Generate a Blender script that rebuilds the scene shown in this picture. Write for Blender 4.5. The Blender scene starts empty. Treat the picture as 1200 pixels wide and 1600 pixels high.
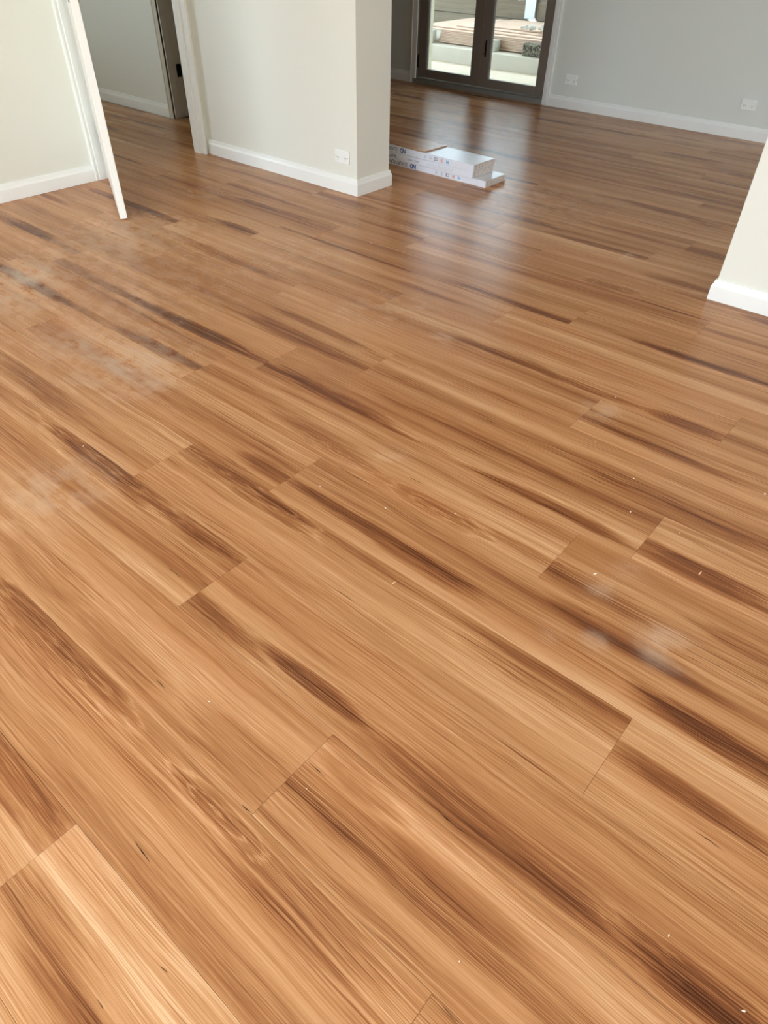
import bpy, bmesh, math, random
from mathutils import Vector, Matrix, noise as mnoise

random.seed(7)
SC = bpy.context.scene
COL = SC.collection

EXPO = 3.4        # view exposure
ROUGH = 0.20      # floor gloss
SPEC = 0.16
TONE_FIX = {}

# ------------------------------------------------------------------ camera
H = 1.31
cam_data = bpy.data.cameras.new('camera')
cam_data.sensor_fit = 'HORIZONTAL'
cam_data.sensor_width = 36.0
cam_data.lens = 1059.57 / 1200 * 36.0
cam_data.clip_start = 0.02
cam_data.clip_end = 200
cam = bpy.data.objects.new('camera', cam_data)
COL.objects.link(cam)
R_ = Vector((0.75988743, 0.64986681, 0.01562787))
U_ = Vector((-0.43901422, 0.49531132, 0.74962204))
F_ = Vector((-0.47941382, 0.57648922, -0.66168162))
m = Matrix((R_, U_, -F_)).transposed().to_4x4()
m.translation = Vector((0, 0, H))
cam.matrix_world = m
SC.camera = cam

# ------------------------------------------------------------------ sky (bright overcast) and exposure
world = bpy.data.worlds.new('overcast_sky')
SC.world = world
world.use_nodes = True
bgn = world.node_tree.nodes['Background']
bgn.inputs['Color'].default_value = (0.72, 0.86, 1.0, 1)
bgn.inputs['Strength'].default_value = 1.0
SC.view_settings.view_transform = 'Standard'
SC.view_settings.look = 'None'
SC.view_settings.gamma = 1.0
SC.view_settings.use_curve_mapping = False
SC.view_settings.exposure = EXPO
SC.cycles.max_bounces = 10
SC.cycles.diffuse_bounces = 7
SC.cycles.glossy_bounces = 4
SC.cycles.transparent_max_bounces = 8
SC.cycles.sample_clamp_indirect = 6
SC.cycles.caustics_reflective = False
SC.cycles.caustics_refractive = False

# daylight portals: they only steer sampling of the sky through the real openings
def portal(name, loc, rot, sx, sy):
    l = bpy.data.lights.new(name, 'AREA')
    l.shape = 'RECTANGLE'
    l.size = sx
    l.size_y = sy
    l.cycles.is_portal = True
    o = bpy.data.objects.new(name, l)
    o.location = loc
    o.rotation_euler = rot
    COL.objects.link(o)
    return o

PI = math.pi
portal('daylight_portal', (-1.05, -3.00, 1.3), (PI/2, 0, 0), 4.1, 2.6)
portal('daylight_portal', (1.90, -0.80, 1.55), (0, PI/2, 0), 1.3, 1.0)
portal('daylight_portal', (1.90, 5.00, 2.05), (0, PI/2, 0), 0.9, 1.4)
portal('daylight_portal', (-6.4, 0.80, 1.80), (PI/2, 0, 0), 1.1, 1.1)
portal('daylight_portal', (-4.3, 6.62, 1.05), (-PI/2, 0, 0), 1.5, 2.1)

# ------------------------------------------------------------------ helpers
def s2l(c):
    return tuple((v/255/12.92 if v/255 <= 0.04045 else ((v/255+0.055)/1.055)**2.4) for v in c)

def tag(o, label=None, cat=None, group=None, kind=None):
    if label: o['label'] = label
    if cat: o['category'] = cat
    if group: o['group'] = group
    if kind: o['kind'] = kind
    return o

def empty(name, loc, label=None, cat=None, group=None, kind=None, rz=0):
    o = bpy.data.objects.new(name, None)
    o.location = loc
    o.rotation_euler = (0, 0, rz)
    o.empty_display_size = 0.05
    COL.objects.link(o)
    return tag(o, label, cat, group, kind)

class MB:
    """collects shapes in world (or the parent's) coordinates; build() links ONE mesh object"""
    def __init__(self):
        self.bm = bmesh.new()
    def box(self, lo, hi, bev=0.0, rot=None, piv=None):
        (x0, y0, z0), (x1, y1, z1) = lo, hi
        bm = self.bm if bev <= 0 else bmesh.new()
        vs = [bm.verts.new(p) for p in ((x0,y0,z0),(x1,y0,z0),(x1,y1,z0),(x0,y1,z0),(x0,y0,z1),(x1,y0,z1),(x1,y1,z1),(x0,y1,z1))]
        for f in ((0,3,2,1),(4,5,6,7),(0,1,5,4),(1,2,6,5),(2,3,7,6),(3,0,4,7)):
            bm.faces.new([vs[i] for i in f])
        if bev > 0:
            bmesh.ops.bevel(bm, geom=list(bm.edges), offset=bev, segments=1, affect='EDGES')
            vs = list(bm.verts)
        if rot is not None:
            bmesh.ops.rotate(bm, verts=vs, cent=piv or (0,0,0), matrix=rot)
        if bev > 0:
            me = bpy.data.meshes.new('t'); bm.to_mesh(me); bm.free()
            self.bm.from_mesh(me); bpy.data.meshes.remove(me)
        return self
    def prism(self, pts, axis, a, b):
        """closed polygon pts (2D) extruded along axis from a to b"""
        def P(p, t):
            if axis == 0: return (t, p[0], p[1])
            if axis == 1: return (p[0], t, p[1])
            return (p[0], p[1], t)
        A = [self.bm.verts.new(P(p, a)) for p in pts]
        B = [self.bm.verts.new(P(p, b)) for p in pts]
        n = len(pts)
        for i in range(n):
            self.bm.faces.new((A[i], A[(i+1) % n], B[(i+1) % n], B[i]))
        self.bm.faces.new(A[::-1]); self.bm.faces.new(B)
        return self
    def cyl(self, c0, c1, r, n=16, r2=None):
        c0, c1 = Vector(c0), Vector(c1)
        d = (c1-c0).normalized()
        u = d.orthogonal().normalized(); v = d.cross(u)
        r2 = r if r2 is None else r2
        A = [self.bm.verts.new(c0 + (u*math.cos(2*PI*i/n)+v*math.sin(2*PI*i/n))*r) for i in range(n)]
        B = [self.bm.verts.new(c1 + (u*math.cos(2*PI*i/n)+v*math.sin(2*PI*i/n))*r2) for i in range(n)]
        for i in range(n):
            self.bm.faces.new((A[i], A[(i+1) % n], B[(i+1) % n], B[i]))
        self.bm.faces.new(A[::-1]); self.bm.faces.new(B)
        return self
    def build(self, name, mat, parent=None, smooth=False):
        bmesh.ops.recalc_face_normals(self.bm, faces=list(self.bm.faces))
        me = bpy.data.meshes.new(name)
        self.bm.to_mesh(me); self.bm.free()
        if mat: me.materials.append(mat)
        if smooth:
            for p in me.polygons: p.use_smooth = True
        o = bpy.data.objects.new(name, me)
        COL.objects.link(o)
        if parent:
            o.parent = parent
        return o

# ------------------------------------------------------------------ materials
def newmat(name):
    m = bpy.data.materials.new(name)
    m.use_nodes = True
    nt = m.node_tree
    return m, nt, nt.nodes['Principled BSDF']

def N(nt, typ, **kw):
    n = nt.nodes.new(typ)
    for k, v in kw.items():
        setattr(n, k, v)
    return n

def math_node(nt, op, a, b=None, c=None, clamp=False):
    n = nt.nodes.new('ShaderNodeMath'); n.operation = op; n.use_clamp = clamp
    for i, v in enumerate((a, b, c)):
        if v is None: continue
        if isinstance(v, (int, float)): n.inputs[i].default_value = v
        else: nt.links.new(v, n.inputs[i])
    return n.outputs[0]

def mixc(nt, fac, a, b, blend='MIX'):
    n = nt.nodes.new('ShaderNodeMix'); n.data_type = 'RGBA'; n.blend_type = blend
    for sock, v in ((n.inputs[0], fac), (n.inputs[6], a), (n.inputs[7], b)):
        if isinstance(v, (int, float)): sock.default_value = v
        elif isinstance(v, tuple): sock.default_value = (*v[:3], 1)
        else: nt.links.new(v, sock)
    return n.outputs[2]

def noise(nt, vec, scale, detail=2, rough=0.5, dist=0.0):
    n = nt.nodes.new('ShaderNodeTexNoise')
    n.inputs['Scale'].default_value = scale
    n.inputs['Detail'].default_value = detail
    n.inputs['Roughness'].default_value = rough
    n.inputs['Distortion'].default_value = dist
    if vec is not None: nt.links.new(vec, n.inputs['Vector'])
    return n.outputs[0]

def vmul(nt, vec, s):
    n = nt.nodes.new('ShaderNodeVectorMath'); n.operation = 'MULTIPLY'
    nt.links.new(vec, n.inputs[0]); n.inputs[1].default_value = s
    return n.outputs[0]

def simple(name, rgb, rough=0.6, var=0.06, vscale=3.0, bump=0.0, bscale=200.0, metal=0.0, spec=0.5):
    m, nt, b = newmat(name)
    tc = N(nt, 'ShaderNodeTexCoord').outputs['Object']
    c = s2l(rgb)
    f = noise(nt, tc, vscale, 3)
    col = mixc(nt, f, tuple(v*(1-var) for v in c), tuple(min(1, v*(1+var)) for v in c))
    nt.links.new(col, b.inputs['Base Color'])
    b.inputs['Roughness'].default_value = rough
    b.inputs['Metallic'].default_value = metal
    b.inputs['Specular IOR Level'].default_value = spec
    if bump > 0:
        bn = N(nt, 'ShaderNodeBump'); bn.inputs['Strength'].default_value = 0.5
        bn.inputs['Distance'].default_value = bump
        nt.links.new(noise(nt, tc, bscale, 2), bn.inputs['Height'])
        nt.links.new(bn.outputs[0], b.inputs['Normal'])
    return m

M = {}
M['wall'] = simple('wall_paint', (228, 228, 217), 0.55, 0.015, 0.8, 0.0004, 260)
M['wall_back'] = simple('wall_paint_grey', (222, 225, 216), 0.55, 0.015, 0.8, 0.0004, 260)
M['shade_brown'] = simple('bounce_darkening_brown', (84, 60, 42), 0.5, 0.08, 6)  # brown put on unseen walls to darken and warm the bounce light
M['ceiling'] = simple('ceiling_paint', (240, 240, 236), 0.8, 0.01)
M['trim'] = simple('trim_gloss_white', (240, 241, 236), 0.32, 0.01, 2.0)
M['doorleaf'] = simple('door_satin_white', (243, 243, 235), 0.35, 0.01, 2.0)
M['jamb'] = simple('beige_jamb', (205, 198, 180), 0.45, 0.02, 2.0)  # beige, warmer and a little darker than the white trim
M['taupe'] = simple('taupe_powder_coat', (128, 118, 108), 0.38, 0.03, 4.0)
M['sill'] = simple('sill_aluminium', (138, 136, 130), 0.35, 0.03, 4.0)
M['bronze'] = simple('dark_bronze_hardware', (38, 32, 28), 0.35, 0.05, 30, metal=0.6)
M['black'] = simple('black_metal', (14, 13, 13), 0.4, 0.02)
M['zinc'] = simple('zinc_hinge', (196, 196, 190), 0.3, 0.03, 30, metal=0.7)
M['plastic'] = simple('white_plastic', (242, 243, 238), 0.25, 0.01)
M['slot'] = simple('socket_slot', (60, 58, 56), 0.6, 0.02)
M['slot_grey'] = simple('grey_plastic_shadow_gap', (168, 168, 162), 0.5, 0.02)
M['subfloor'] = simple('subfloor_screed', (120, 112, 100), 0.9, 0.08)
M['carton'] = simple('carton_gloss_white', (226, 228, 236), 0.28, 0.02, 8)
M['carton_end'] = simple('carton_end_grey', (222, 212, 204), 0.6, 0.05, 40, 0.0004, 300)
M['ink'] = simple('print_dark', (70, 66, 74), 0.4, 0.02)
M['ink_blue'] = simple('print_blue', (22, 52, 120), 0.35, 0.02)
M['ink_cyan'] = simple('print_cyan', (66, 160, 204), 0.35, 0.02)
M['ink_red'] = simple('print_red', (214, 96, 92), 0.35, 0.02)
M['ink_brown'] = simple('print_brown', (96, 70, 62), 0.4, 0.02)
M['concrete'] = simple('patio_concrete', (206, 192, 172), 0.85, 0.12, 5, 0.002, 40)
M['kerb'] = simple('kerb_concrete', (194, 186, 172), 0.85, 0.08, 6, 0.002, 60)
M['block'] = simple('grey_concrete_block', (168, 166, 154), 0.9, 0.12, 18, 0.003, 90)
M['steel'] = simple('galvanised_steel', (206, 212, 212), 0.45, 0.05, 10, metal=0.2)
M['cream'] = simple('cream_render', (222, 214, 188), 0.7, 0.03)
M['rubble'] = simple('pale_rubble', (196, 192, 184), 0.9, 0.2, 30, 0.004, 60)
M['splinter'] = simple('pale_splinter', (246, 214, 170), 0.6, 0.05, 200)
M['plaster'] = simple('plaster_crumb', (232, 222, 206), 0.9, 0.05, 200)
M['roof'] = simple('added_roof_soffit', (225, 225, 220), 0.8, 0.02)

def timber_mat(name, lo, hi, su=2.0, sv=30.0):
    m, nt, b = newmat(name)
    tc = N(nt, 'ShaderNodeTexCoord').outputs['Object']
    oi = N(nt, 'ShaderNodeObjectInfo').outputs['Random']
    v = vmul(nt, tc, (su, sv, sv))
    f = noise(nt, v, 1.0, 4, 0.6, 0.6)
    f = math_node(nt, 'ADD', math_node(nt, 'MULTIPLY', f, 0.75), math_node(nt, 'MULTIPLY', oi, 0.25))
    nt.links.new(mixc(nt, f, s2l(lo), s2l(hi)), b.inputs['Base Color'])
    b.inputs['Roughness'].default_value = 0.8
    bn = N(nt, 'ShaderNodeBump'); bn.inputs['Distance'].default_value = 0.004; bn.inputs['Strength'].default_value = 0.5
    nt.links.new(f, bn.inputs['Height']); nt.links.new(bn.outputs[0], b.inputs['Normal'])
    return m
M['sheet'] = timber_mat('timber_sheet', (190, 156, 130), (230, 206, 188), 1.5, 12)
M['sleeper'] = timber_mat('weathered_sleeper', (88, 78, 66), (160, 146, 126), 2.0, 34)

# porous dark blockwork
m, nt, b = newmat('porous_block')
tc = N(nt, 'ShaderNodeTexCoord').outputs['Object']
f = noise(nt, tc, 45, 3, 0.7)
cr = N(nt, 'ShaderNodeValToRGB'); cr.color_ramp.elements[0].position = 0.42; cr.color_ramp.elements[1].position = 0.62
cr.color_ramp.elements[0].color = (*s2l((44, 40, 34)), 1); cr.color_ramp.elements[1].color = (*s2l((150, 142, 122)), 1)
nt.links.new(f, cr.inputs[0]); nt.links.new(cr.outputs[0], b.inputs['Base Color'])
b.inputs['Roughness'].default_value = 0.95
bn = N(nt, 'ShaderNodeBump'); bn.inputs['Distance'].default_value = 0.01
nt.links.new(f, bn.inputs['Height']); nt.links.new(bn.outputs[0], b.inputs['Normal'])
M['porous'] = m

# window glass, tint added to dim the daylight and the outside view
m, nt, b = newmat('dimming_tinted_glass')
nt.nodes.remove(b)
tr = N(nt, 'ShaderNodeBsdfTransparent'); tr.inputs[0].default_value = (0.80, 0.83, 0.82, 1)
gl = N(nt, 'ShaderNodeBsdfGlossy'); gl.inputs['Roughness'].default_value = 0.02
fr = N(nt, 'ShaderNodeFresnel'); fr.inputs[0].default_value = 1.45
mx = N(nt, 'ShaderNodeMixShader')
nt.links.new(fr.outputs[0], mx.inputs[0]); nt.links.new(tr.outputs[0], mx.inputs[1]); nt.links.new(gl.outputs[0], mx.inputs[2])
nt.links.new(mx.outputs[0], nt.nodes['Material Output'].inputs['Surface'])
M['glass'] = m

# ---- the plank: printed hardwood (spotted figure, gum veins) under a satin embossed wear layer
def group_feature():
    g = bpy.data.node_groups.new('figure_patch', 'ShaderNodeTree')
    for nm, t in (('Vector', 'NodeSocketVector'), ('A', 'NodeSocketVector'), ('B', 'NodeSocketVector'), ('Warp', 'NodeSocketFloat')):
        g.interface.new_socket(nm, in_out='INPUT', socket_type=t)
    for nm in ('Mask', 'Ring'):
        g.interface.new_socket(nm, in_out='OUTPUT', socket_type='NodeSocketFloat')
    gi = g.nodes.new('NodeGroupInput'); go = g.nodes.new('NodeGroupOutput')
    def sep(s):
        n = g.nodes.new('ShaderNodeSeparateXYZ'); g.links.new(s, n.inputs[0]); return n.outputs
    v, a, b = sep(gi.outputs[0]), sep(gi.outputs[1]), sep(gi.outputs[2])
    mn = lambda *k, **kw: math_node(g, *k, **kw)
    du = mn('DIVIDE', mn('SUBTRACT', v[0], a[0]), mn('MAXIMUM', a[2], 0.001))
    dv = mn('DIVIDE', mn('SUBTRACT', v[1], a[1]), mn('MAXIMUM', b[0], 0.001))
    d = mn('SQRT', mn('ADD', mn('MULTIPLY', du, du), mn('MULTIPLY', dv, dv)))
    d = mn('ADD', d, gi.outputs[3])
    s = g.nodes.new('ShaderNodeMapRange'); s.interpolation_type = 'SMOOTHSTEP'
    s.inputs['From Min'].default_value = 1.18; s.inputs['From Max'].default_value = 0.5
    g.links.new(d, s.inputs[0])
    mask = mn('MULTIPLY', s.outputs[0], b[1])
    ring = mn('POWER', mn('ADD', mn('MULTIPLY', mn('SINE', mn('MULTIPLY', d, 13.0)), 0.5), 0.5), 7.0)
    s2 = g.nodes.new('ShaderNodeMapRange'); s2.interpolation_type = 'SMOOTHSTEP'
    s2.inputs['From Min'].default_value = 1.5; s2.inputs['From Max'].default_value = 0.9
    g.links.new(d, s2.inputs[0])
    ring = mn('MULTIPLY', mn('MULTIPLY', ring, s2.outputs[0]), b[2])
    g.links.new(mask, go.inputs[0]); g.links.new(ring, go.inputs[1])
    return g

def group_dust():
    g = bpy.data.node_groups.new('dust_patch', 'ShaderNodeTree')
    g.interface.new_socket('Vector', in_out='INPUT', socket_type='NodeSocketVector')
    g.interface.new_socket('Centre', in_out='INPUT', socket_type='NodeSocketVector')
    g.interface.new_socket('Radius', in_out='INPUT', socket_type='NodeSocketFloat')
    g.interface.new_socket('Amount', in_out='INPUT', socket_type='NodeSocketFloat')
    g.interface.new_socket('Mask', in_out='OUTPUT', socket_type='NodeSocketFloat')
    gi = g.nodes.new('NodeGroupInput'); go = g.nodes.new('NodeGroupOutput')
    dn = g.nodes.new('ShaderNodeVectorMath'); dn.operation = 'DISTANCE'
    g.links.new(gi.outputs[0], dn.inputs[0]); g.links.new(gi.outputs[1], dn.inputs[1])
    q = math_node(g, 'DIVIDE', dn.outputs['Value'], gi.outputs[2])
    q = math_node(g, 'POWER', 2.718, math_node(g, 'MULTIPLY', math_node(g, 'MULTIPLY', q, q), -1.0))
    g.links.new(math_node(g, 'MULTIPLY', q, gi.outputs[3]), go.inputs[0])
    return g
FEAT_G, DUST_G = group_feature(), group_dust()
# figure and gum-vein places measured on the floor, metres: x, y, half length, half width, strength, ring strength
FEATS = [(-0.957, 0.035, 0.179, 0.06, 0.85, 0.3), (-1.245, 0.262, 0.279, 0.05, 0.5, 0.6), (-1.109, 0.364, 0.157, 0.05, 0.35, 0.0), (-1.757, 0.734, 0.292, 0.055, 0.6, 0.6), (-1.273, 0.727, 0.192, 0.04, 0.45, 0.3), (-1.378, 0.953, 0.287, 0.055, 0.6, 0.7), (-1.343, 1.059, 0.139, 0.035, 0.6, 0), (-0.936, 1.063, 0.312, 0.04, 0.6, 0.1), (-1.043, 0.553, 0.065, 0.05, 0.6, 0.2), (-0.702, 0.591, 0.159, 0.028, 0.8, 0.2), (-0.628, 0.253, 0.084, 0.028, 0.45, 0.8), (-0.389, 0.243, 0.201, 0.05, 0.45, 0.1), (-0.632, 0.375, 0.093, 0.06, 0.45, 0), (-0.464, 0.479, 0.115, 0.03, 0.6, 0.1), (-0.233, 0.576, 0.259, 0.045, 0.38, 0.1), (0.235, 0.584, 0.087, 0.04, 0.6, 0.4), (-0.177, 0.45, 0.183, 0.04, 0.4, 0), (0.076, 1.054, 0.122, 0.05, 0.9, 0.1), (0.028, 1.343, 0.086, 0.035, 0.5, 0), (-0.153, 1.512, 0.179, 0.055, 0.8, 0.3), (-0.603, 1.492, 0.281, 0.035, 0.85, 0.1), (-0.339, 1.713, 0.301, 0.05, 0.55, 0), (-0.467, 2.181, 0.127, 0.04, 0.9, 0.2), (-1.065, 2.175, 0.475, 0.035, 0.8, 0.1), (-0.612, 2.656, 0.318, 0.035, 0.85, 0.2), (-1.252, 2.616, 0.457, 0.03, 0.65, 0), (-1.488, 1.5, 0.378, 0.038, 0.95, 0.3), (-2.344, 1.498, 0.439, 0.045, 0.95, 0.3), (-3.1, 1.5, 0.434, 0.05, 0.6, 0.1), (-2.239, 1.295, 0.322, 0.045, 0.65, 0.2), (-3.243, 1.276, 0.46, 0.05, 0.75, 0.1), (-3.127, 2.414, 0.199, 0.04, 0.9, 0.1), (-2.503, 2.584, 0.471, 0.04, 0.65, 0.0), (-1.895, 1.73, 0.425, 0.05, 0.55, 0), (-1.855, 2.44, 0.266, 0.03, 0.5, 0.0), (-2.701, 2.081, 0.398, 0.04, 0.5, 0), (-0.498, 1.979, 0.268, 0.04, 0.55, 0), (-0.571, 2.959, 0.232, 0.03, 0.6, 0), (-0.827, 1.253, 0.121, 0.04, 0.4, 0.7), (-0.562, 1.276, 0.131, 0.03, 0.4, 0.2), (-0.384, 1.264, 0.106, 0.05, 0.45, 0), (-0.262, 0.945, 0.199, 0.07, 0.4, 0.1), (-0.746, 1.051, 0.204, 0.05, 0.55, 0.1), (-0.204, 1.167, 0.132, 0.05, 0.4, 0), (-1.462, 0.376, 0.138, 0.06, 0.35, 0), (-1.346, 1.288, 0.164, 0.05, 0.4, 0.2), (0.037, 0.892, 0.117, 0.04, 0.55, 0.2), (-0.716, -0.054, 0.148, 0.05, 0.4, 0), (-1.035, 1.5, 0.048, 0.02, 0.4, 0), (-1.941, 1.853, 0.255, 0.03, 0.45, 0), (-1.225, 1.273, 0.054, 0.03, 0.3, 0.5), (-0.531, -0.104, 0.067, 0.04, 0.5, 0.0), (-0.863, 3.04, 0.158, 0.02, 0.5, 0), (-0.723, 0.624, 0.059, 0.03, 0.3, 0.0), (-2.369, 0.84, 0.271, 0.04, 0.3, 0.0)]
CRACKS = [(-2.247, 0.761, 0.089), (-2.781, 0.998, 0.142), (-1.206, 0.594, 0.032), (-0.945, 0.36, 0.02), (-0.666, 0.122, 0.03), (-0.582, 0.301, 0.015), (-0.537, 0.448, 0.028), (-1.44, 1.007, 0.088), (-1.122, 1.21, 0.09), (-0.816, 0.831, 0.033), (-0.453, 1.297, 0.018), (-0.567, 1.693, 0.076), (-0.065, 1.226, 0.026), (0.126, 0.834, 0.03), (0.205, 0.57, 0.031), (-0.283, 0.542, 0.069), (-1.88, 1.063, 0.024), (-0.97, 1.32, 0.027), (-0.655, 2.011, 0.044), (-0.261, 1.504, 0.052), (-0.979, 1.746, 0.02), (-1.402, 2.198, 0.1), (-0.518, -0.061, 0.011), (-0.48, 0.035, 0.009), (-0.085, 0.295, 0.019), (-0.323, 1.189, 0.018), (-0.001, 1.247, 0.109)]
DUST = [(-0.124, 1.216, 0.055, 1), (-0.26, 1.127, 0.03, 0.6), (-0.328, 1.288, 0.035, 0.5), (-0.306, 1.39, 0.032, 0.5), (-0.359, 1.079, 0.031, 0.3), (-2.227, 1.146, 0.186, 0.8), (-2.54, 1.091, 0.098, 0.6), (-2.035, 1.099, 0.07, 0.5), (-3.366, 1.312, 0.126, 0.8), (-3.207, 1.306, 0.119, 0.8), (-3.096, 1.125, 0.131, 0.7), (-1.755, 0.563, 0.133, 0.6), (-3.372, 2.015, 0.317, 0.45), (-3.406, 1.55, 0.381, 0.35), (-2.661, 1.266, 0.414, 0.35), (-2.687, 1.786, 0.322, 0.3), (-2.541, 2.353, 0.273, 0.3), (-1.842, 2.185, 0.206, 0.3), (-0.745, 2.057, 0.066, 0.35), (-3.488, 1.974, 0.324, 0.3), (-2.053, 3.926, 0.397, 0.35), (-0.711, 2.088, 0.044, 0.3), (-1.47, 2.115, 0.057, 0.4), (-3.711, 2.694, 0.133, 0.3), (-1.308, 3.499, 0.074, 0.3), (-1.105, 1.356, 0.052, 0.3)]
SPL = [(-0.155, 1.514), (-0.748, 0.945)]
SPK = [(-1.889, 0.74), (-2.965, 1.96), (-3.026, 1.998), (-3.66, 1.553), (-2.818, 1.379), (-3.153, 1.446), (-2.398, 2.731), (-0.787, 1.274), (-0.957, 1.157), (-0.406, 1.623), (-0.26, 1.631), (-0.468, 1.777), (-0.366, 1.325), (-0.652, 1.879), (-0.727, 2.182), (-1.42, 1.843), (-2.665, 1.697), (-0.133, 1.975), (-0.827, 0.405), (-0.523, 0.406), (0.268, 0.605), (0.133, 0.63), (-0.118, 0.363), (-1.758, 3.227), (-1.171, 1.102), (-2.039, 3.002)]


def plank_material():
    m, nt, b = newmat('printed_hardwood_plank')
    L = nt.links.new
    mn = lambda *k, **kw: math_node(nt, *k, **kw)
    tc = N(nt, 'ShaderNodeTexCoord').outputs['Object']
    def attr(nm, out='Vector'):
        n = N(nt, 'ShaderNodeAttribute', attribute_type='OBJECT', attribute_name=nm)
        return n.outputs[out]
    seed = attr('seed')
    off = N(nt, 'ShaderNodeVectorMath', operation='ADD')
    L(tc, off.inputs[0]); L(vmul(nt, seed, (37.0, 11.0, 19.0)), off.inputs[1])
    P = off.outputs[0]
    # lazy sideways drift of the grain
    drift = mn('MULTIPLY', mn('SUBTRACT', noise(nt, vmul(nt, P, (1.6, 5.0, 1.0)), 1.0, 2), 0.5), 0.034)
    comb = N(nt, 'ShaderNodeCombineXYZ'); L(drift, comb.inputs[1])
    wv = N(nt, 'ShaderNodeVectorMath', operation='ADD'); L(P, wv.inputs[0]); L(comb.outputs[0], wv.inputs[1])
    G = wv.outputs[0]
    broad = noise(nt, vmul(nt, G, (0.45, 13.0, 1.0)), 1.0, 2, 0.5)
    medium = noise(nt, vmul(nt, G, (0.55, 60.0, 1.0)), 1.0, 4, 0.62)
    lines = noise(nt, vmul(nt, G, (1.1, 210.0, 1.0)), 1.0, 3, 0.6)
    fine = noise(nt, vmul(nt, G, (6.0, 560.0, 1.0)), 1.0, 2, 0.65)
    zone = mn('ADD', 0.45, mn('MULTIPLY', mn('SUBTRACT', noise(nt, vmul(nt, P, (1.2, 16.0, 1.0)), 1.0, 2), 0.35, clamp=True), 2.6))
    ss = N(nt, 'ShaderNodeSeparateXYZ'); L(seed, ss.inputs[0])
    t = mn('ADD', mn('MULTIPLY', broad, 0.84), mn('MULTIPLY', medium, 0.30))
    t = mn('ADD', t, mn('MULTIPLY', mn('MULTIPLY', mn('SUBTRACT', lines, 0.5), zone), 0.46))
    t = mn('ADD', t, mn('MULTIPLY', mn('MULTIPLY', mn('SUBTRACT', fine, 0.5), zone), 0.80))
    t = mn('SUBTRACT', t, 0.022)
    t = mn('ADD', t, attr('tone', 'Fac'))
    # dark heartwood patches, each plank its own
    loc = N(nt, 'ShaderNodeVectorMath', operation='ADD'); L(tc, loc.inputs[0]); L(comb.outputs[0], loc.inputs[1])
    warp = mn('MULTIPLY', mn('SUBTRACT', noise(nt, vmul(nt, P, (3.2, 55.0, 1.0)), 1.0, 4, 0.6), 0.5), 1.7)
    mask, ring = None, None
    for i in range(4):
        gn = N(nt, 'ShaderNodeGroup'); gn.node_tree = FEAT_G
        L(loc.outputs[0], gn.inputs[0]); L(attr('fa%d' % i), gn.inputs[1]); L(attr('fb%d' % i), gn.inputs[2]); L(warp, gn.inputs[3])
        mask = gn.outputs[0] if mask is None else mn('MAXIMUM', mask, gn.outputs[0])
        ring = gn.outputs[1] if ring is None else mn('MAXIMUM', ring, gn.outputs[1])
    mk = mn('MULTIPLY', mn('MULTIPLY', mask, 0.36), mn('ADD', 0.35, mn('MULTIPLY', medium, 1.3)))
    t = mn('SUBTRACT', t, mk)
    t = mn('ADD', t, mn('MULTIPLY', ring, 0.24))
    cr = N(nt, 'ShaderNodeValToRGB'); r = cr.color_ramp
    r.elements[0].position = 0.02; r.elements[0].color = (*s2l((70, 40, 26)), 1)
    r.elements[1].position = 0.86; r.elements[1].color = (*s2l((224, 183, 142)), 1)
    for pos, c in ((0.18, (104, 60, 36)), (0.34, (146, 94, 57)), (0.50, (178, 127, 83)), (0.66, (200, 151, 107))):
        e = r.elements.new(pos); e.color = (*s2l(c), 1)
    L(t, cr.inputs[0])
    col = cr.outputs[0]
    # reddish drift
    red = mn('MULTIPLY', mn('SUBTRACT', noise(nt, vmul(nt, P, (0.9, 6.0, 1.0)), 1.0, 2), 0.42), 1.6, clamp=True)
    col = mixc(nt, mn('MULTIPLY', red, 0.5), col, s2l((236, 190, 160)), 'MULTIPLY')
    # gum veins
    for i in range(3):
        a = N(nt, 'ShaderNodeSeparateXYZ'); L(attr('gv%d' % i), a.inputs[0])
        p = N(nt, 'ShaderNodeSeparateXYZ'); L(tc, p.inputs[0])
        wob = mn('MULTIPLY', mn('SUBTRACT', noise(nt, vmul(nt, P, (14.0, 14.0, 1.0)), 1.0, 3), 0.5), 0.016)
        du = mn('DIVIDE', mn('SUBTRACT', p.outputs[0], a.outputs[0]), mn('MAXIMUM', a.outputs[2], 0.0005))
        wid = mn('MULTIPLY', mn('SUBTRACT', 1.0, mn('MULTIPLY', du, du), clamp=True), 0.0016)
        dv = mn('ABSOLUTE', mn('ADD', mn('SUBTRACT', p.outputs[1], a.outputs[1]), wob))
        v = mn('MULTIPLY', mn('SUBTRACT', 1.0, mn('DIVIDE', dv, mn('MAXIMUM', wid, 0.00001)), clamp=True), 1.6, clamp=True)
        v = mn('MULTIPLY', v, mn('MULTIPLY', noise(nt, vmul(nt, P, (60.0, 60.0, 1.0)), 1.0, 1), 1.5, clamp=True))
        col = mixc(nt, v, col, s2l((40, 22, 14)))
    # plaster dust walked over the floor (its own places, in room coordinates)
    geo = N(nt, 'ShaderNodeNewGeometry').outputs['Position']
    dust = None
    for (x, y, rad, amt) in DUST:
        amt = amt*(0.7 if rad > 0.25 else 1.0)
        gn = N(nt, 'ShaderNodeGroup'); gn.node_tree = DUST_G
        L(geo, gn.inputs[0]); gn.inputs[1].default_value = (x, y, 0); gn.inputs[2].default_value = rad; gn.inputs[3].default_value = amt
        dust = gn.outputs[0] if dust is None else mn('ADD', dust, gn.outputs[0])
    dn = noise(nt, vmul(nt, geo, (9.0, 16.0, 1.0)), 1.0, 6, 0.62)
    dn2 = noise(nt, vmul(nt, geo, (3.0, 3.0, 1.0)), 1.0, 3, 0.5)
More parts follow.
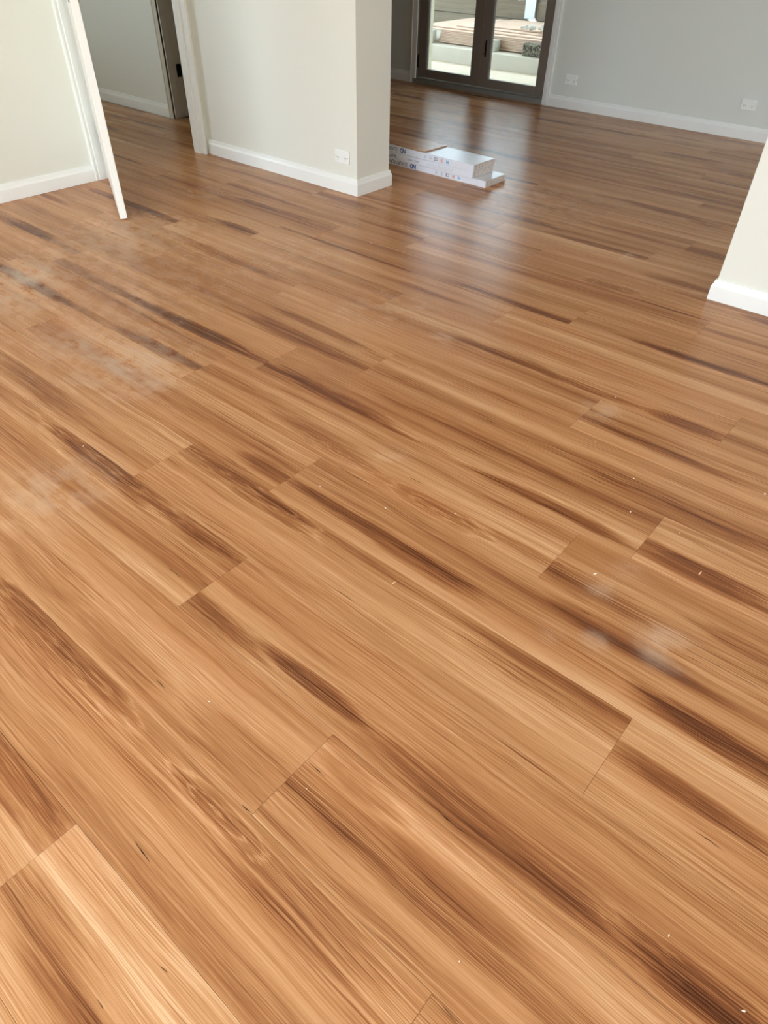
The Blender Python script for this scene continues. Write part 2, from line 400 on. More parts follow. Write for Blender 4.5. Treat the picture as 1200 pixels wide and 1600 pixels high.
    dm = mn('MULTIPLY', dust, mn('MULTIPLY', mn('SUBTRACT', dn, 0.36), 2.2, clamp=True), clamp=True)
    film = mn('MULTIPLY', mn('SUBTRACT', dn2, 0.48, clamp=True), 0.04)
    dm = mn('ADD', dm, film, clamp=True)
    col = mixc(nt, mn('MULTIPLY', dm, 0.80), col, s2l((230, 214, 194)))
    L(col, b.inputs['Base Color'])
    rgh = mn('ADD', mn('ADD', ROUGH, mn('MULTIPLY', lines, 0.10)), mn('MULTIPLY', dm, 0.3))
    L(rgh, b.inputs['Roughness'])
    b.inputs['Specular IOR Level'].default_value = SPEC
    bn = N(nt, 'ShaderNodeBump'); bn.inputs['Strength'].default_value = 0.5; bn.inputs['Distance'].default_value = 0.0009
    hgt = mn('ADD', mn('MULTIPLY', lines, 0.6), mn('MULTIPLY', fine, 0.4))
    wav = noise(nt, vmul(nt, geo, (55.0, 75.0, 1.0)), 1.0, 2)
    hgt = mn('ADD', hgt, mn('MULTIPLY', wav, 0.7))
    L(hgt, bn.inputs['Height']); L(bn.outputs[0], b.inputs['Normal'])
    return m
M['plank'] = plank_material()

# ------------------------------------------------------------------ floor: planks laid on the screed
W = 0.2286        # plank width
PL = 1.535        # plank length
Y0 = 0.2987       # a long seam
floor = MB().box((-7.2, -3.05, -0.12), (2.0, 6.56, -0.0065)).build('floor', M['subfloor'])
tag(floor, 'floor of warm honey brown printed timber planks with darker streaks', 'floor', kind='structure')

# butt joints seen in the photograph, one x per row (others staggered)
JOINT = {-2: -0.805, 0: -0.566, 1: -1.103, 2: -1.635, 3: -1.270, 4: -0.474, 5: -1.856, 6: -1.533, 7: -0.760,
         8: -0.335, 9: -1.405, 11: -0.700, 12: -3.213, -1: -1.66, 10: -1.15, 13: -2.05, 14: -2.75}

def plank_mesh(x0, x1, y0, y1, cx, cy):
    """a plank with a fine chamfer round its top, cut to the given extent, origin at the whole plank's centre"""
    g, c, t = 0.00018, 0.0006, 0.006
    bm = bmesh.new()
    def ring(i, z):
        return [bm.verts.new((x-cx, y-cy, z)) for x, y in ((x0+i, y0+i), (x1-i, y0+i), (x1-i, y1-i), (x0+i, y1-i))]
    A, B, C = ring(g, -t), ring(g, -c), ring(g+c, 0.0)
    bm.faces.new(A[::-1]); bm.faces.new(C)
    for S, T in ((A, B), (B, C)):
        for i in range(4):
            bm.faces.new((S[i], S[(i+1) % 4], T[(i+1) % 4], T[i]))
    me = bpy.data.meshes.new('plank'); bm.to_mesh(me); bm.free()
    me.materials.append(M['plank'])
    return me

def zones(cy):
    """x spans of the rooms that a row at depth cy runs through"""
    if cy < 0.9: return [(-4.40, 1.79)]
    if cy < 2.43: return [(-6.95, -4.53), (-4.41, 1.79)]
    if cy < 3.2: return [(-6.95, 1.79)]
    if cy < 3.30: return [(-6.95, -4.50), (-4.5, 1.79)]
    if cy < 3.58: return [(-6.95, -4.53), (-2.985, -0.79)]
    if cy < 3.73: return [(-6.95, -4.53), (-4.28, 1.79)]
    if cy < 4.75: return [(-5.46, -4.66), (-4.28, 1.79)]
    if cy < 5.0: return [(-4.28, 1.79)]
    return [(-5.44, 1.79)]

full_mesh = None
rng = random.Random(11)
planks = []
for row in range(-14, 28):
    y0, y1 = Y0+row*W, Y0+(row+1)*W
    y0c, y1c = max(y0, -2.90), min(y1, 6.459)
    if y1c-y0c < 0.03: continue
    cy = (y0+y1)/2
    j = JOINT.get(row, (row*0.618 % 1.0)*PL)
    while j > -7.2: j -= PL
    if True:
        x = j
        while x < 2.0:
            for (za, zb) in zones(cy):
                a, bb = max(x, za), min(x+PL, zb)
                if bb-a < 0.02: continue
                cx = x+PL/2
                if a == x and bb == x+PL and y0c == y0 and y1c == y1:
                    if full_mesh is None: full_mesh = plank_mesh(x, x+PL, y0, y1, cx, cy)
                    me = full_mesh
                else:
                    me = plank_mesh(a, bb, y0c, y1c, cx, cy)
                o = bpy.data.objects.new('plank', me)
                o.location = (cx, cy, 0)
                COL.objects.link(o); o.parent = floor
                planks.append((o, row, x, cx, cy))
            x += PL

prints = [rng.random() for _ in range(9)]      # the printed decor repeats
for (o, row, x, cx, cy) in planks:
    o['seed'] = [rng.random(), rng.random(), rng.random()]
    o['tone'] = rng.uniform(-0.035, 0.04) + TONE_FIX.get((row, round(x+PL, 1)), 0.0)
    fs = [(fx-cx, fy-cy, max(rx*1.15, ry*4.5), ry*0.85, st, rg) for (fx, fy, rx, ry, st, rg) in FEATS
          if x <= fx < x+PL and abs(fy-cy) <= W/2]
    cs = [(gx-cx, gy-cy, ln) for (gx, gy, ln) in CRACKS if x <= gx < x+PL and abs(gy-cy) <= W/2]
    known = bool(fs) or bool(cs) or (row <= 9 and x+PL > -3.3)
    fs = fs[:4]
    if not known:
        for _ in range(rng.choice((1, 2, 2, 3))):
            fs.append((rng.uniform(-.65, .65), rng.uniform(-.09, .09), rng.uniform(.15, .5), rng.uniform(.015, .05), rng.uniform(.3, .75), rng.choice((0, 0, .3, .6))))
        for _ in range(rng.choice((0, 1, 1, 2))):
            cs.append((rng.uniform(-.7, .7), rng.uniform(-.09, .09), rng.uniform(.02, .1)))
    for i in range(4):
        f = fs[i] if i < len(fs) else (9.0, 9.0, .01, .01, 0.0, 0.0)
        o['fa%d' % i] = [float(v) for v in f[:3]]
        o['fb%d' % i] = [float(v) for v in f[3:]]
    for i in range(3):
        c = cs[i] if i < len(cs) else (9.0, 9.0, 0.001)
        o['gv%d' % i] = [float(v) for v in c]

# ------------------------------------------------------------------ room shell
WT = 2.70
def wall(name, boxes, mat='wall', label=None):
    b = MB()
    for lo, hi in boxes: b.box(lo, hi)
    return tag(b.build(name, M[mat]), label, 'wall', kind='structure')

Z0 = -0.02
wall('wall_left', [((-4.518, -2.9, Z0), (-4.418, 2.430, WT)), ((-4.518, 2.430, 2.09), (-4.418, 3.245, WT))],
     label='off-white wall at the left with open white door')
wall('wall_pier', [((-4.518, 3.273, Z0), (-2.989, 3.57, WT)), ((-4.518, 3.246, Z0), (-4.418, 3.273, WT)), ((-2.989, 3.273, 2.62), (-0.785, 3.57, WT))],
     label='off-white wall pier with power outlet in the middle of the room')
wall('wall_right', [((-0.785, 3.273, Z0), (1.8, 3.57, WT))], label='off-white wall end at the right edge')
wall('wall_back', [((-5.45, 6.474, Z0), (-5.11, 6.60, WT)), ((-3.575, 6.474, Z0), (1.8, 6.60, WT)), ((-5.11, 6.474, 2.12), (-3.575, 6.60, WT))],
     'wall_back', label='pale grey-green far wall beside the glazed doors')
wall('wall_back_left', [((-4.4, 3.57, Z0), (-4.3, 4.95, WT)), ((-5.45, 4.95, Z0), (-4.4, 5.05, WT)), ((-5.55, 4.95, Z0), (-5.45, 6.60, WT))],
     'shade_brown', label='hidden left walls of the far room, coloured dark brown to deepen the shade')  # out of view; dark colour chosen to shade the corner by the glazed doors
wall('wall_rear', [((-4.518, -3.05, Z0), (-3.1, -2.9, WT)), ((1.0, -3.05, Z0), (1.8, -2.9, WT)), ((-3.1, -3.05, 2.6), (1.0, -2.9, WT))],
     label='wall with wide opening behind the viewer')
wall('wall_side', [((1.8, -3.05, Z0), (1.95, -1.3, WT)), ((1.8, -0.3, Z0), (1.95, 4.3, WT)), ((1.8, 5.7, Z0), (1.95, 6.6, WT)), ((1.8, 4.3, Z0), (1.95, 5.7, 1.6)), ((1.8, 4.3, 2.5), (1.95, 5.7, WT)),
     ((1.8, -1.3, 2.2), (1.95, -0.3, WT)), ((1.8, -1.3, Z0), (1.95, -0.3, 0.9))],
     label='side wall with wide opening')
wall('wall_hall', [((-7.0, 3.753, Z0), (-5.485, 3.872, WT)), ((-5.485, 3.753, 2.09), (-4.60, 3.872, WT)), ((-4.66, 3.753, Z0), (-4.518, 3.872, WT))],
     label='hallway wall seen through the open doorway')
wall('wall_hall_end', [((-7.12, 0.78, Z0), (-7.0, 3.872, WT)), ((-7.0, 0.78, Z0), (-6.95, 0.88, WT)), ((-5.85, 0.78, Z0), (-4.518, 0.88, WT)), ((-6.95, 0.78, Z0), (-5.85, 0.88, 1.0)), ((-6.95, 0.78, 2.35), (-5.85, 0.88, WT))], label='end wall of the hallway')
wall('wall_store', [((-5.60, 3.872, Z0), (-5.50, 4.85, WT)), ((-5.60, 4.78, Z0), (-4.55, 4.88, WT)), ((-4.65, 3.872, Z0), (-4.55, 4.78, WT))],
     'shade_brown', label='unseen walls of the unlit store off the hallway, coloured dark to deepen the shade')  # out of view; dark colour chosen to shade the hallway door lining
tag(MB().box((-7.2, -3.05, WT), (2.0, 6.6, WT+0.1)).build('ceiling', M['ceiling']), 'plain white ceiling', 'ceiling', kind='structure')

SK = [(0, 0.001), (0.016, 0.001), (0.016, 0.062), (0.0155, 0.066), (0.010, 0.078), (0.008, 0.088), (0.0065, 0.093), (0, 0.093)]
def skirt(name, path, label, mat='trim'):
    """skirting profile swept along a path of wall-face corners, mitred; the room lies to the right"""
    bm = bmesh.new()
    pts = [Vector(p) for p in path]
    rings = []
    for i, p in enumerate(pts):
        ds = []
        if i > 0: ds.append((pts[i]-pts[i-1]).normalized())
        if i < len(pts)-1: ds.append((pts[i+1]-pts[i]).normalized())
        ns = [Vector((d.y, -d.x)) for d in ds]
        if len(ns) == 2:
            nn = (ns[0]+ns[1]); nn = nn / (nn.length_squared/2)
        else: nn = ns[0]
        rings.append([bm.verts.new((p.x+nn.x*d, p.y+nn.y*d, z)) for d, z in SK])
    k = len(SK)
    for a, b in zip(rings, rings[1:]):
        for i in range(k):
            bm.faces.new((a[i], a[(i+1) % k], b[(i+1) % k], b[i]))
    bm.faces.new(rings[0]); bm.faces.new(rings[-1][::-1])
    bmesh.ops.recalc_face_normals(bm, faces=list(bm.faces))
    me = bpy.data.meshes.new(name); bm.to_mesh(me); bm.free(); me.materials.append(M[mat])
    o = bpy.data.objects.new(name, me); COL.objects.link(o)
    return tag(o, label, 'baseboard', kind='structure')

skirt('baseboard_left', [(-4.418, -2.9), (-4.418, 2.353)], 'white baseboard along the left wall')
skirt('baseboard_pier', [(-4.40, 3.273), (-2.989, 3.273), (-2.989, 3.57), (-4.29, 3.57)], 'white baseboard wrapping the middle wall pier')
skirt('baseboard_right', [(1.8, 3.57), (-0.785, 3.57), (-0.785, 3.273), (1.8, 3.273)][::1], 'white baseboard around the wall end at the right edge')
skirt('baseboard_back', [(-3.51, 6.474), (1.8, 6.474)], 'white baseboard along the grey far wall')
skirt('baseboard_back_left', [(-5.45, 6.474), (-5.146, 6.474)], 'shaded baseboard left of the glazed doors')
skirt('baseboard_hall', [(-7.0, 3.753), (-5.523, 3.753)], 'white baseboard in the hallway')

# architraves (profiled: flat, shallow step, back bead)
def arch_profile(w):
    return [(0, 0), (0, 0.011), (0.004, 0.014), (w*0.62, 0.016), (w*0.66, 0.013), (w*0.78, 0.013), (w*0.84, 0.018), (w-0.002, 0.018), (w, 0.016), (w, 0)]
def architrave(name, label, legs, mat='trim'):
    b = MB()
    for f in legs: f(b)
    return tag(b.build(name, M[mat]), label, 'architrave', kind='structure')
# leg on a wall facing -y: s from inner edge x0 outward by sign
def leg_y(x0, sgn, w, yf, z1):
    return lambda b: b.prism([(x0+sgn*s, yf-t) for s, t in arch_profile(w)], 2, 0.0, z1)
def leg_x(y0, sgn, w, xf, z1):
    return lambda b: b.prism([(xf+t, y0+sgn*s) for s, t in arch_profile(w)], 2, 0.0, z1)
def head_y(xa, xb, w, yf, z0):
    return lambda b: b.prism([(yf-t, z0+s) for s, t in arch_profile(w)], 0, xa, xb)
def head_x(ya, yb, w, xf, z0):
    return lambda b: b.prism([(xf+t, z0+s) for s, t in arch_profile(w)], 1, ya, yb)
architrave('trim_1', 'white architrave left of the open door', [leg_x(2.431, -1, 0.078, -4.418, 2.09), head_x(2.353, 3.245, 0.078, -4.418, 2.09)])
architrave('trim_2', 'white architrave at the right of the glazed doors', [leg_y(-3.578, 1, 0.068, 6.474, 2.12)])
architrave('trim_3', 'shaded architrave at the left of the glazed doors', [leg_y(-5.075, -1, 0.071, 6.474, 2.12), head_y(-5.146, -3.51, 0.071, 6.474, 2.12)])
architrave('trim_4', 'architrave of the doorway down the hallway', [leg_y(-5.468, -1, 0.055, 3.753, 2.09)], 'jamb')

# door linings
b = MB()
b.box((-4.518, 3.225, 0), (-4.404, 3.2455, 2.09), 0.001)
b.box((-4.518, 3.213, 0), (-4.452, 3.225, 2.07), 0.0015)
b.box((-4.518, 2.4305, 0), (-4.404, 2.446, 2.09), 0.001)
b.box((-4.518, 2.446, 0), (-4.452, 2.458, 2.07), 0.0015)
b.box((-4.518, 2.446, 2.07), (-4.404, 3.225, 2.0895), 0.001)
tag(b.build('trim_5', M['trim']), 'white lining and stop of the open doorway', 'door frame', kind='structure')
b = MB()
b.box((-5.4848, 3.738, 0), (-5.468, 3.886, 2.0895), 0.001)
b.box((-5.468, 3.752, 0), (-5.456, 3.812, 2.07), 0.0015)
b.box((-5.468, 3.738, 2.07), (-4.662, 3.886, 2.0895), 0.001)
lining = tag(b.build('trim_6', M['jamb']), 'brown shaded lining of the far hallway doorway', 'door frame', kind='structure')
hb = MB().box((-5.468, 3.838, 0.285), (-5.4655, 3.876, 0.375)).cyl((-5.461, 3.880, 0.285), (-5.461, 3.880, 0.375), 0.006, 10)
tag(hb.build('hinge', M['black'], lining), 'black hinge')

# the open white door (hung on the left wall, swung into the room)
dr = empty('door_1', (-4.372, 2.420, 0), 'plain white door standing open at the left, seen edge on', 'door', kind='structure', rz=math.atan2(2.035-2.420, -3.648+4.372))
MB().box((0.0, 0.0, 0.009), (0.82, 0.038, 2.05), 0.0015).build('leaf', M['doorleaf'], dr)
for z in (0.2, 1.0, 1.8):
    MB().box((-0.003, 0.004, z), (0.0, 0.034, z+0.09)).cyl((-0.006, 0.042, z), (-0.006, 0.042, z+0.09), 0.006, 10).build('hinge', M['zinc'], dr)
b = MB()
b.cyl((0.76, -0.006, 1.0), (0.76, 0.044, 1.0), 0.026, 20).cyl((0.76, 0.038, 1.0), (0.76, 0.09, 1.0), 0.009, 12).cyl((0.77, 0.085, 1.0), (0.65, 0.085, 1.0), 0.009, 12)
b.cyl((0.76, 0.0, 1.0), (0.76, -0.052, 1.0), 0.009, 12).cyl((0.77, -0.047, 1.0), (0.65, -0.047, 1.0), 0.009, 12)
b.build('handle', M['zinc'], dr, smooth=False)

# glazed double doors
gd = empty('door_2', (0, 0, 0), 'taupe framed double glazed doors to the patio', 'door', kind='structure')
MB().box((-5.11, 6.476, 0.04), (-5.077, 6.60, 2.11), 0.001).box((-3.584, 6.476, 0.04), (-3.576, 6.60, 2.11)).box((-5.077, 6.476, 2.075), (-3.584, 6.60, 2.11), 0.001).build('frame', M['taupe'], gd)
MB().prism([(6.458, 0.0005), (6.458, 0.040), (6.490, 0.043), (6.490, 0.047), (6.60, 0.047), (6.60, 0.0005)], 0, -5.109, -3.577).build('sill', M['sill'], gd)
def leaf(x0, x1, hinge_left):
    st, y0, y1, z0, z1, zb = 0.094, 6.500, 6.542, 0.052, 2.07, 0.117
    root = MB().box((x0, y0, z0), (x0+st, y1, z1), 0.002).box((x1-st, y0, z0), (x1, y1, z1), 0.002) \
        .box((x0+st, y0, z0), (x1-st, y1, zb), 0.002).box((x0+st, y0, z1-0.094), (x1-st, y1, z1), 0.002)
    xa, xb = x0+st, x1-st
    for lo, hi in (((xa, y0+.004, zb), (xa+.008, y1-.004, z1-.094)), ((xb-.008, y0+.004, zb), (xb, y1-.004, z1-.094)), ((xa+.008, y0+.004, zb), (xb-.008, y1-.004, zb+.008))):
        root.box(lo, hi)
    f = root.build('door_leaf', M['taupe'], gd)
    MB().box((xa+.002, 6.518, zb+.002), (xb-.002, 6.524, z1-.096)).build('glass_pane', M['glass'], f)
    for z in (0.14, 0.72, 1.75):
        xh = x0+0.004 if hinge_left else x1-0.002
        MB().cyl((xh, 6.492, z), (xh, 6.492, z+0.10), 0.008, 12).cyl((xh, 6.492, z-0.008), (xh, 6.492, z), 0.005, 10).cyl((xh, 6.492, z+.10), (xh, 6.492, z+.108), 0.005, 10) \
            .build('hinge', M['zinc'] if not hinge_left else M['bronze'], f)
    return f
lf = leaf(-5.075, -4.3255, True)
rf = leaf(-4.3215, -3.586, False)
b = MB().box((-4.279, 6.496, 0.30), (-4.261, 6.5005, 0.43), 0.002)
b.cyl((-4.270, 6.498, 0.325), (-4.270, 6.484, 0.325), 0.008, 12).box((-4.2745, 6.486, 0.35), (-4.2655, 6.497, 0.412), 0.001)
b.build('flush_bolt', M['bronze'], rf)
MB().box((-4.330, 6.494, 0.052), (-4.318, 6.4998, 2.07), 0.001).build('meeting_bead', M['taupe'], rf)

# ------------------------------------------------------------------ power outlets
def outlet(loc, label, xs=1.0):
    r = empty('power_outlet', loc, label, 'outlet', 'double power outlets on the walls')
    w, h = 0.058, 0.038
    MB().box((-w, -0.0105, -h), (w, -0.002, h), 0.0025).build('plate', M['plastic'], r)
    MB().box((-w+.002, -0.002, -h+.002), (w-.002, 0.0, h-.002)).build('gap', M['slot_grey'], r)
    for s in (-1, 1):
        f = MB().cyl((s*0.030, -0.0103, -0.006), (s*0.030, -0.0117, -0.006), 0.019, 24).build('socket', M['plastic'], r)
        for (px, pz, an) in ((-0.007, 0.001, 0.52), (0.007, 0.001, -0.52), (0.0, -0.011, 0.0)):
            cx, cz = s*0.030+px, -0.006+pz
            MB().box((cx-0.0014, -0.0122, cz-0.0038), (cx+0.0014, -0.0116, cz+0.0038), rot=Matrix.Rotation(an, 3, 'Y'), piv=(cx, 0, cz)).build('slot', M['slot'], f)
        k = MB().box((s*0.030-0.006, -0.0135, 0.019), (s*0.030+0.006, -0.0104, 0.031), 0.0012).build('switch', M['plastic'], r)
    for s in (-1, 1):
        MB().cyl((s*0.053, -0.0103, 0.0), (s*0.053, -0.0112, 0.0), 0.0024, 10).build('screw', M['slot_grey'], r)
    return r
outlet((-3.105, 3.273, 0.202), 'white double power outlet low on the middle pier')
outlet((-3.315, 6.474, 0.226), 'white double power outlet beside the glazed doors')
o3 = outlet((-1.765, 6.474, 0.236), 'white double power outlet at the far right of the grey wall, slightly proud')

# ------------------------------------------------------------------ cartons of planks and a loose plank
def text_mesh(name, s, size, mat, parent, x, z, flip=False, bold=0.0, sx=1.0, y=-0.0002, ends=False):
    cu = bpy.data.curves.new('t', 'FONT'); cu.body = s; cu.size = size; cu.offset = bold
    cu.align_x = 'LEFT'; cu.resolution_u = 3
    t = bpy.data.objects.new('t', cu); COL.objects.link(t)
    dg = bpy.context.evaluated_depsgraph_get(); dg.update()
    me = bpy.data.meshes.new_from_object(t.evaluated_get(dg))
    bpy.data.objects.remove(t); bpy.data.curves.remove(cu)
    me.name = name; me.materials.clear(); me.materials.append(mat)
    for v in me.vertices:
        u, w = v.co.x*sx, v.co.y
        if flip: u, w = -u, -w
        v.co = (0.0002, 0, 0) if False else ((-0.0002+0.0004, x+u, z+w) if ends else (x+u, y, z+w))
    o = bpy.data.objects.new(name, me); COL.objects.link(o); o.parent = parent
    return o

def ring_print(b, x, z, r, r2, n=20, y=-0.0003):
    for i in range(n):
        a0, a1 = 2*PI*i/n, 2*PI*(i+1)/n
        v = [b.bm.verts.new((x+math.cos(a)*q, y, z+math.sin(a)*q)) for a, q in ((a0, r), (a1, r), (a1, r2), (a0, r2))]
        b.bm.faces.new(v)

def carton(loc, rz, label, words, icons, hh=0.042, ln=1.56, wd=0.232):
    r = empty('plank_carton', loc, label, 'carton', 'cartons of flooring planks stacked on the floor', rz=rz)
    MB().box((-ln, 0, 0.0004), (-0.001, wd, hh-0.0004), 0.0018).build('box', M['carton'], r)
    e = MB().box((-0.003, 0.0022, 0.0015), (0.0, wd-0.0022, hh-0.0015), 0.0008).build('end_flap', M['carton_end'], r)
    e['label'] = 'grey-beige end flap with outlined panel'
    b = MB()
    t = 0.0006
    for (ya, za, yb, zb) in ((0.028, 0.006, wd-0.028, 0.0068), (0.028, hh-0.006, wd-0.028, hh-0.0052), (0.028, 0.006, 0.0295, hh-0.0052), (wd-0.0295, 0.006, wd-0.028, hh-0.0052), (0.018, 0.003, 0.0195, hh-0.003)):
        b.box((0.0, ya, za), (t, yb, zb))
    for k, (yc, zc) in enumerate(((0.052, 0.020), (0.058, 0.026), (0.066, 0.016), (0.088, 0.022), (0.094, 0.018), (0.120, 0.024), (0.150, 0.022), (0.156, 0.017), (0.184, 0.023))):
        b.box((0.0, yc, zc), (t, yc+0.004+0.003*(k % 2), zc+0.0022))
    b.build('end_print', M['ink'], r)
    for (s, size, mat, x, z, flip, bold, sx) in words:
        text_mesh('lettering', s, size, M[mat], r, x, z, flip, bold, sx)
    if icons:
        x0, z0 = icons
        for k in range(2):
            b = MB(); xx = x0 + k*0.046
            b.box((xx-.009, -0.0003, z0+.005), (xx+.009, 0.0002, z0+.008)); b.box((xx-.011, -0.0003, z0-.008), (xx+.011, 0.0002, z0-.0055)); b.box((xx-.006, -0.0003, z0-.002), (xx+.009, 0.0002, z0+.0005))
            b.build('care_mark', M['slot_grey'], r)
        text_mesh('conformity_mark', 'CE', 0.026, M['ink'], r, x0+0.108, z0+0.009, True, 0.0004, 1.0)
        b = MB(); xx = x0+0.143
        for lo, hi in (((-.009, -.009), (.009, -.007)), ((-.009, .007), (.009, .009)), ((-.009, -.009), (-.007, .009)), ((.007, -.009), (.009, .009)), ((-.003, -.004), (.003, .004))):
            b.box((xx+lo[0], -.0003, z0+lo[1]), (xx+hi[0], .0002, z0+hi[1]))
        b.build('care_mark', M['ink_red'], r)
        b = MB(); xx = x0+0.189
        for lo, hi in (((-.009, -.010), (-.004, .010)), ((.004, -.010), (.009, .007)), ((-.004, -.002), (.004, .003))):
            b.box((xx+lo[0], -.0003, z0+lo[1]), (xx+hi[0], .0002, z0+hi[1]))
        b.build('care_mark', M['ink_cyan'], r)
    return r
c0 = carton((-2.500, 3.950, 0.0), -0.012, 'bottom white flooring carton, sticking out furthest to the right',
            [('ND', 0.036, 'ink_blue', -0.572, 0.033, True, 0.0016, 0.95), ('LUXURY PLANK', 0.033, 'ink_brown', -0.648, 0.032, True, 0.0004, 0.80)], (-0.397, 0.021))
c1 = carton((-2.592, 3.932, 0.042), -0.020, 'middle white flooring carton between two others',
            [('PLANK', 0.032, 'ink_brown', -0.735, 0.010, False, 0.0003, 0.95), ('Made in China', 0.018, 'ink_brown', -0.545, 0.014, False, 0.0, 0.98)], None)
b = MB()
for k in range(3):
    for q in range(9):
        x = -0.36 + q*0.026 - k*0.02
        b.box((x, -.0003, 0.027-k*0.008), (x+0.020, .0002, 0.0282-k*0.008))
b.build('small_print', M['slot_grey'], c1)
c2 = carton((-2.586, 3.926, 0.084), -0.034, 'topmost white flooring carton under the loose plank',
            [('ND', 0.036, 'ink_blue', -0.570, 0.033, True, 0.0016, 0.95), ('LUXURY PLANK', 0.033, 'ink_brown', -0.648, 0.032, True, 0.0004, 0.80)], (-0.400, 0.021))

lp = bpy.data.objects.new('loose_plank', plank_mesh(-PL/2, PL/2, -W/2, W/2, 0, 0))
a = -0.045
lp.rotation_euler = (0.0, 0.0, a)
lp.location = (-2.992 - PL/2*math.cos(a) - W/2*math.sin(a)*1.0, 3.948 - PL/2*math.sin(a) + W/2*math.cos(a), 0.1335)
COL.objects.link(lp)
lp['seed'] = [0.31, 0.77, 0.12]; lp['tone'] = 0.0
for i in range(4):
    lp['fa%d' % i] = [9.0, 9.0, 0.01]; lp['fb%d' % i] = [0.01, 0.0, 0.0]
for i in range(3): lp['gv%d' % i] = [9.0, 9.0, 0.001]
tag(lp, 'loose brown floor plank lying on top of the white cartons', 'plank')

# ------------------------------------------------------------------ crumbs and splinters on the floor
def splinter(loc, ln, wd, rz, label):
    b = MB()
    n = 6
    A = []
    for i in range(n+1):
        t = i/n; w = wd*math.sin(PI*min(1, 0.12+t*0.8))*0.5; bend = 0.0006*math.sin(PI*t)
        A.append([b.bm.verts.new(p) for p in (((t-.5)*ln, -w, bend+.0002), ((t-.5)*ln, w, bend+.0002), ((t-.5)*ln, w*.4, bend+wd*.6), ((t-.5)*ln, -w*.4, bend+wd*.6))])
    for p, q in zip(A, A[1:]):
        for k in range(4): b.bm.faces.new((p[k], p[(k+1) % 4], q[(k+1) % 4], q[k]))
    b.bm.faces.new(A[0][::-1]); b.bm.faces.new(A[-1])
    o = b.build('splinter', M['splinter'])
    o.location = (*loc, 0.0); o.rotation_euler = (0, 0, rz)
    return tag(o, label, 'splinter')
splinter(SPL[0], 0.020, 0.0036, math.radians(88), 'pale wood splinter on the dark streak near the right edge')
splinter(SPL[1], 0.013, 0.0028, math.radians(80), 'pale wood splinter on the floor near the middle')
crng = random.Random(5)
cm = []
for k in range(3):
    bm = bmesh.new(); bmesh.ops.create_icosphere(bm, subdivisions=1, radius=1.0)
    for v in bm.verts:
        v.co *= crng.uniform(.6, 1.15); v.co.z *= 0.5
    me = bpy.data.meshes.new('plaster_crumb'); bm.to_mesh(me); bm.free(); me.materials.append(M['plaster']); cm.append(me)
for i, (x, y) in enumerate(SPK):
    o = bpy.data.objects.new('plaster_crumb', cm[i % 3])
    s = crng.uniform(.0010, .0018) * (1.0 + 0.35*max(0, y))
    o.scale = (s*crng.uniform(1, 2.2), s, s)
    o.rotation_euler = (0, 0, crng.uniform(0, 3))
    o.location = (x, y, s*0.36)
    COL.objects.link(o)
    tag(o, 'tiny pale plaster crumb on the timber floor', 'crumb', 'plaster crumbs scattered on the floor')

# ------------------------------------------------------------------ outside: patio, ledge, timber stack, sleeper wall
tag(MB().box((-14, 6.601, -0.20), (3, 8.08, -0.05)).build('patio', M['concrete']), 'sunlit pale concrete patio outside the glazed doors', 'patio', kind='structure')
tag(MB().box((-14, 8.082, -0.20), (3, 12.0, 0.10), 0.006).build('kerb_ledge', M['kerb']), 'raised grey concrete ledge at the patio edge', 'kerb', kind='structure')
tag(MB().box((-60, -60, -0.40), (60, 60, -0.21)).build('ground', M['concrete']), 'bare ground around the house', 'ground', kind='structure')
tag(MB().box((-14, 6.62, 2.60), (3, 9.2, 2.72)).build('added_shade_roof', M['roof']), 'unseen flat roof added to shade the patio', 'roof', kind='structure')  # added out of view to block sky light over the patio
tag(MB().box((-5.34, 6.66, -0.05), (-5.13, 6.80, 2.60), 0.004).build('patio_post', M['cream']), 'cream post just outside the left glass', 'post')

# retaining wall of horizontal sleepers between steel posts
rw = empty('retaining_wall', (-6.0, 9.62, 0.10), 'weathered grey-brown wall of horizontal sleepers behind the timber stack', 'wall', kind='structure')
srng = random.Random(3)
for i, zz in enumerate((-0.02, 0.18, 0.38, 0.58, 0.78, 0.98, 1.18)):
    for (xa, xb) in ((-5.5, -3.05), (-3.0, -0.45), (-0.4, 0.275), (0.40, 2.9), (2.95, 5.5)):
        o = MB().box((xa, 0.0+srng.uniform(0, .006), zz+0.003), (xb, 0.075, zz+0.197), 0.004).build('sleeper', M['sleeper'], rw)
b = MB()
b.box((-5.745, 9.585, 0.30), (-5.595, 9.593, 2.2)).box((-5.674, 9.593, 0.30), (-5.666, 9.690, 2.2)).box((-5.745, 9.698, 0.30), (-5.595, 9.706, 2.2))
tag(b.build('steel_post', M['steel']), 'pale galvanised steel post in front of the sleeper wall', 'post')

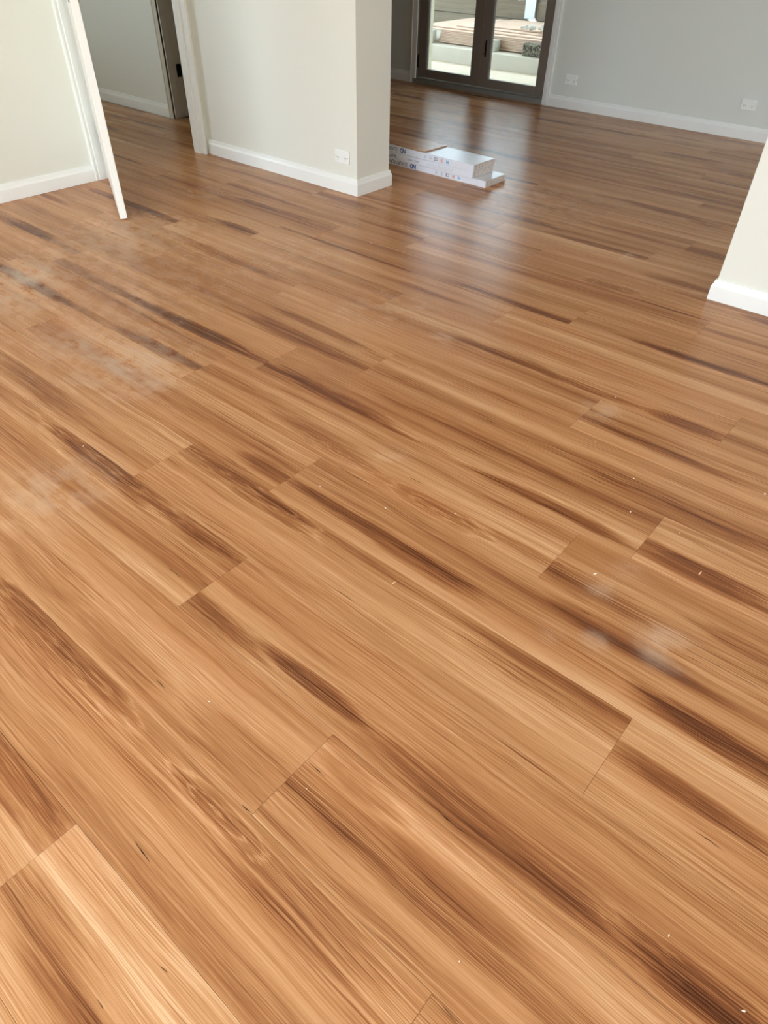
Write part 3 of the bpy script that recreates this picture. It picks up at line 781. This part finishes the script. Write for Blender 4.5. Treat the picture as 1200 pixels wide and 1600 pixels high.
# stack of timber sheets
zt, th = 0.112, 0.0150
sheets = 12
ORD = ['topmost', 'second from the top', 'third from the top', 'fourth from the top', 'fifth from the top', 'sixth from the top', 'sixth from the bottom', 'fifth from the bottom', 'fourth from the bottom', 'third from the bottom', 'second from the bottom', 'lowest']
for i in range(sheets):
    last = i >= 9
    x0, x1 = -6.165+srng.uniform(-.015, .02), -4.80+0.03*i+srng.uniform(-.04, .05)
    y0, y1 = 8.30+srng.uniform(0, .012), 9.50
    if i in (8, 9): x0 -= 0.30 if i == 8 else 0.36
    if last: y0 += 0.10+0.12*(i-9)
    if i == 10: x0 += 0.10
    if i == 11: x0 += 0.34
    o = MB().box((x0, y0, 0), (x1, y1, th-0.0035), 0.0012).build('timber_sheet', M['sheet'])
    o.location.z = zt + i*th
    tag(o, 'pale pinkish timber sheet in the pile outside, %s' % ORD[sheets-1-i], 'timber sheet', 'timber sheets piled outside')
    if i < sheets-1:
        for xs in (-5.95, -5.1):
            sp = MB().box((xs, y0+0.02+(0.12 if last else 0), th-0.0035), (xs+0.03, y1-0.02, th)).build('sticker', M['sheet'], o)
for xs in (-5.95, -5.25):
    tag(MB().box((xs, 8.33, 0.1), (xs+0.04, 9.45, 0.112)).build('bearer', M['sheet']), 'thin timber bearer under the %s half of the sheet pile' % ('left' if xs < -5.5 else 'right'), 'timber batten', 'bearers under the sheet pile')
tag(MB().box((-6.38, 8.20, 0.10), (-6.20, 8.29, 0.232), 0.004).build('concrete_block', M['block']), 'grey concrete block at the left end of the timber pile', 'block')
tag(MB().box((-5.42, 8.18, 0.10), (-5.245, 8.285, 0.212), 0.004).build('concrete_block', M['block']), 'grey concrete block in front of the timber pile by the door stile', 'block')
tag(MB().box((-4.87, 8.17, 0.10), (-4.50, 8.29, 0.222), 0.012).build('broken_block', M['porous']), 'dark broken porous block at the right end of the timber pile', 'block')
for k, (x, y, s) in enumerate(((-5.12, 8.62, .045), (-5.03, 8.60, .06), (-4.95, 8.66, .05), (-4.88, 8.60, .062), (-4.80, 8.64, .05), (-5.20, 8.66, .035), (-4.70, 8.6, .055))):
    bm = bmesh.new(); bmesh.ops.create_icosphere(bm, subdivisions=2, radius=1.0)
    for v in bm.verts:
        v.co *= 0.75+0.5*mnoise.noise(v.co*1.6+Vector((k*5, 0, 0)))+0.25*abs(mnoise.noise(v.co*4+Vector((k, 3, 0))))
    me = bpy.data.meshes.new('rubble_lump'); bm.to_mesh(me); bm.free(); me.materials.append(M['rubble'])
    o = bpy.data.objects.new('rubble_lump', me); o.location = (x, y, zt+((11*th) if y < 8.545 else (12*th)-0.0035)+s*0.62)
    o.scale = (s, s*.8, s*.6); o.rotation_euler = (0, 0, k); COL.objects.link(o)
    tag(o, 'pale lump of rubble on the timber pile, ' + ['second from the left', 'third from the left', 'fourth from the left', 'third from the right', 'second from the right', 'leftmost', 'rightmost'][k], 'rubble', 'rubble lumps on the timber pile')
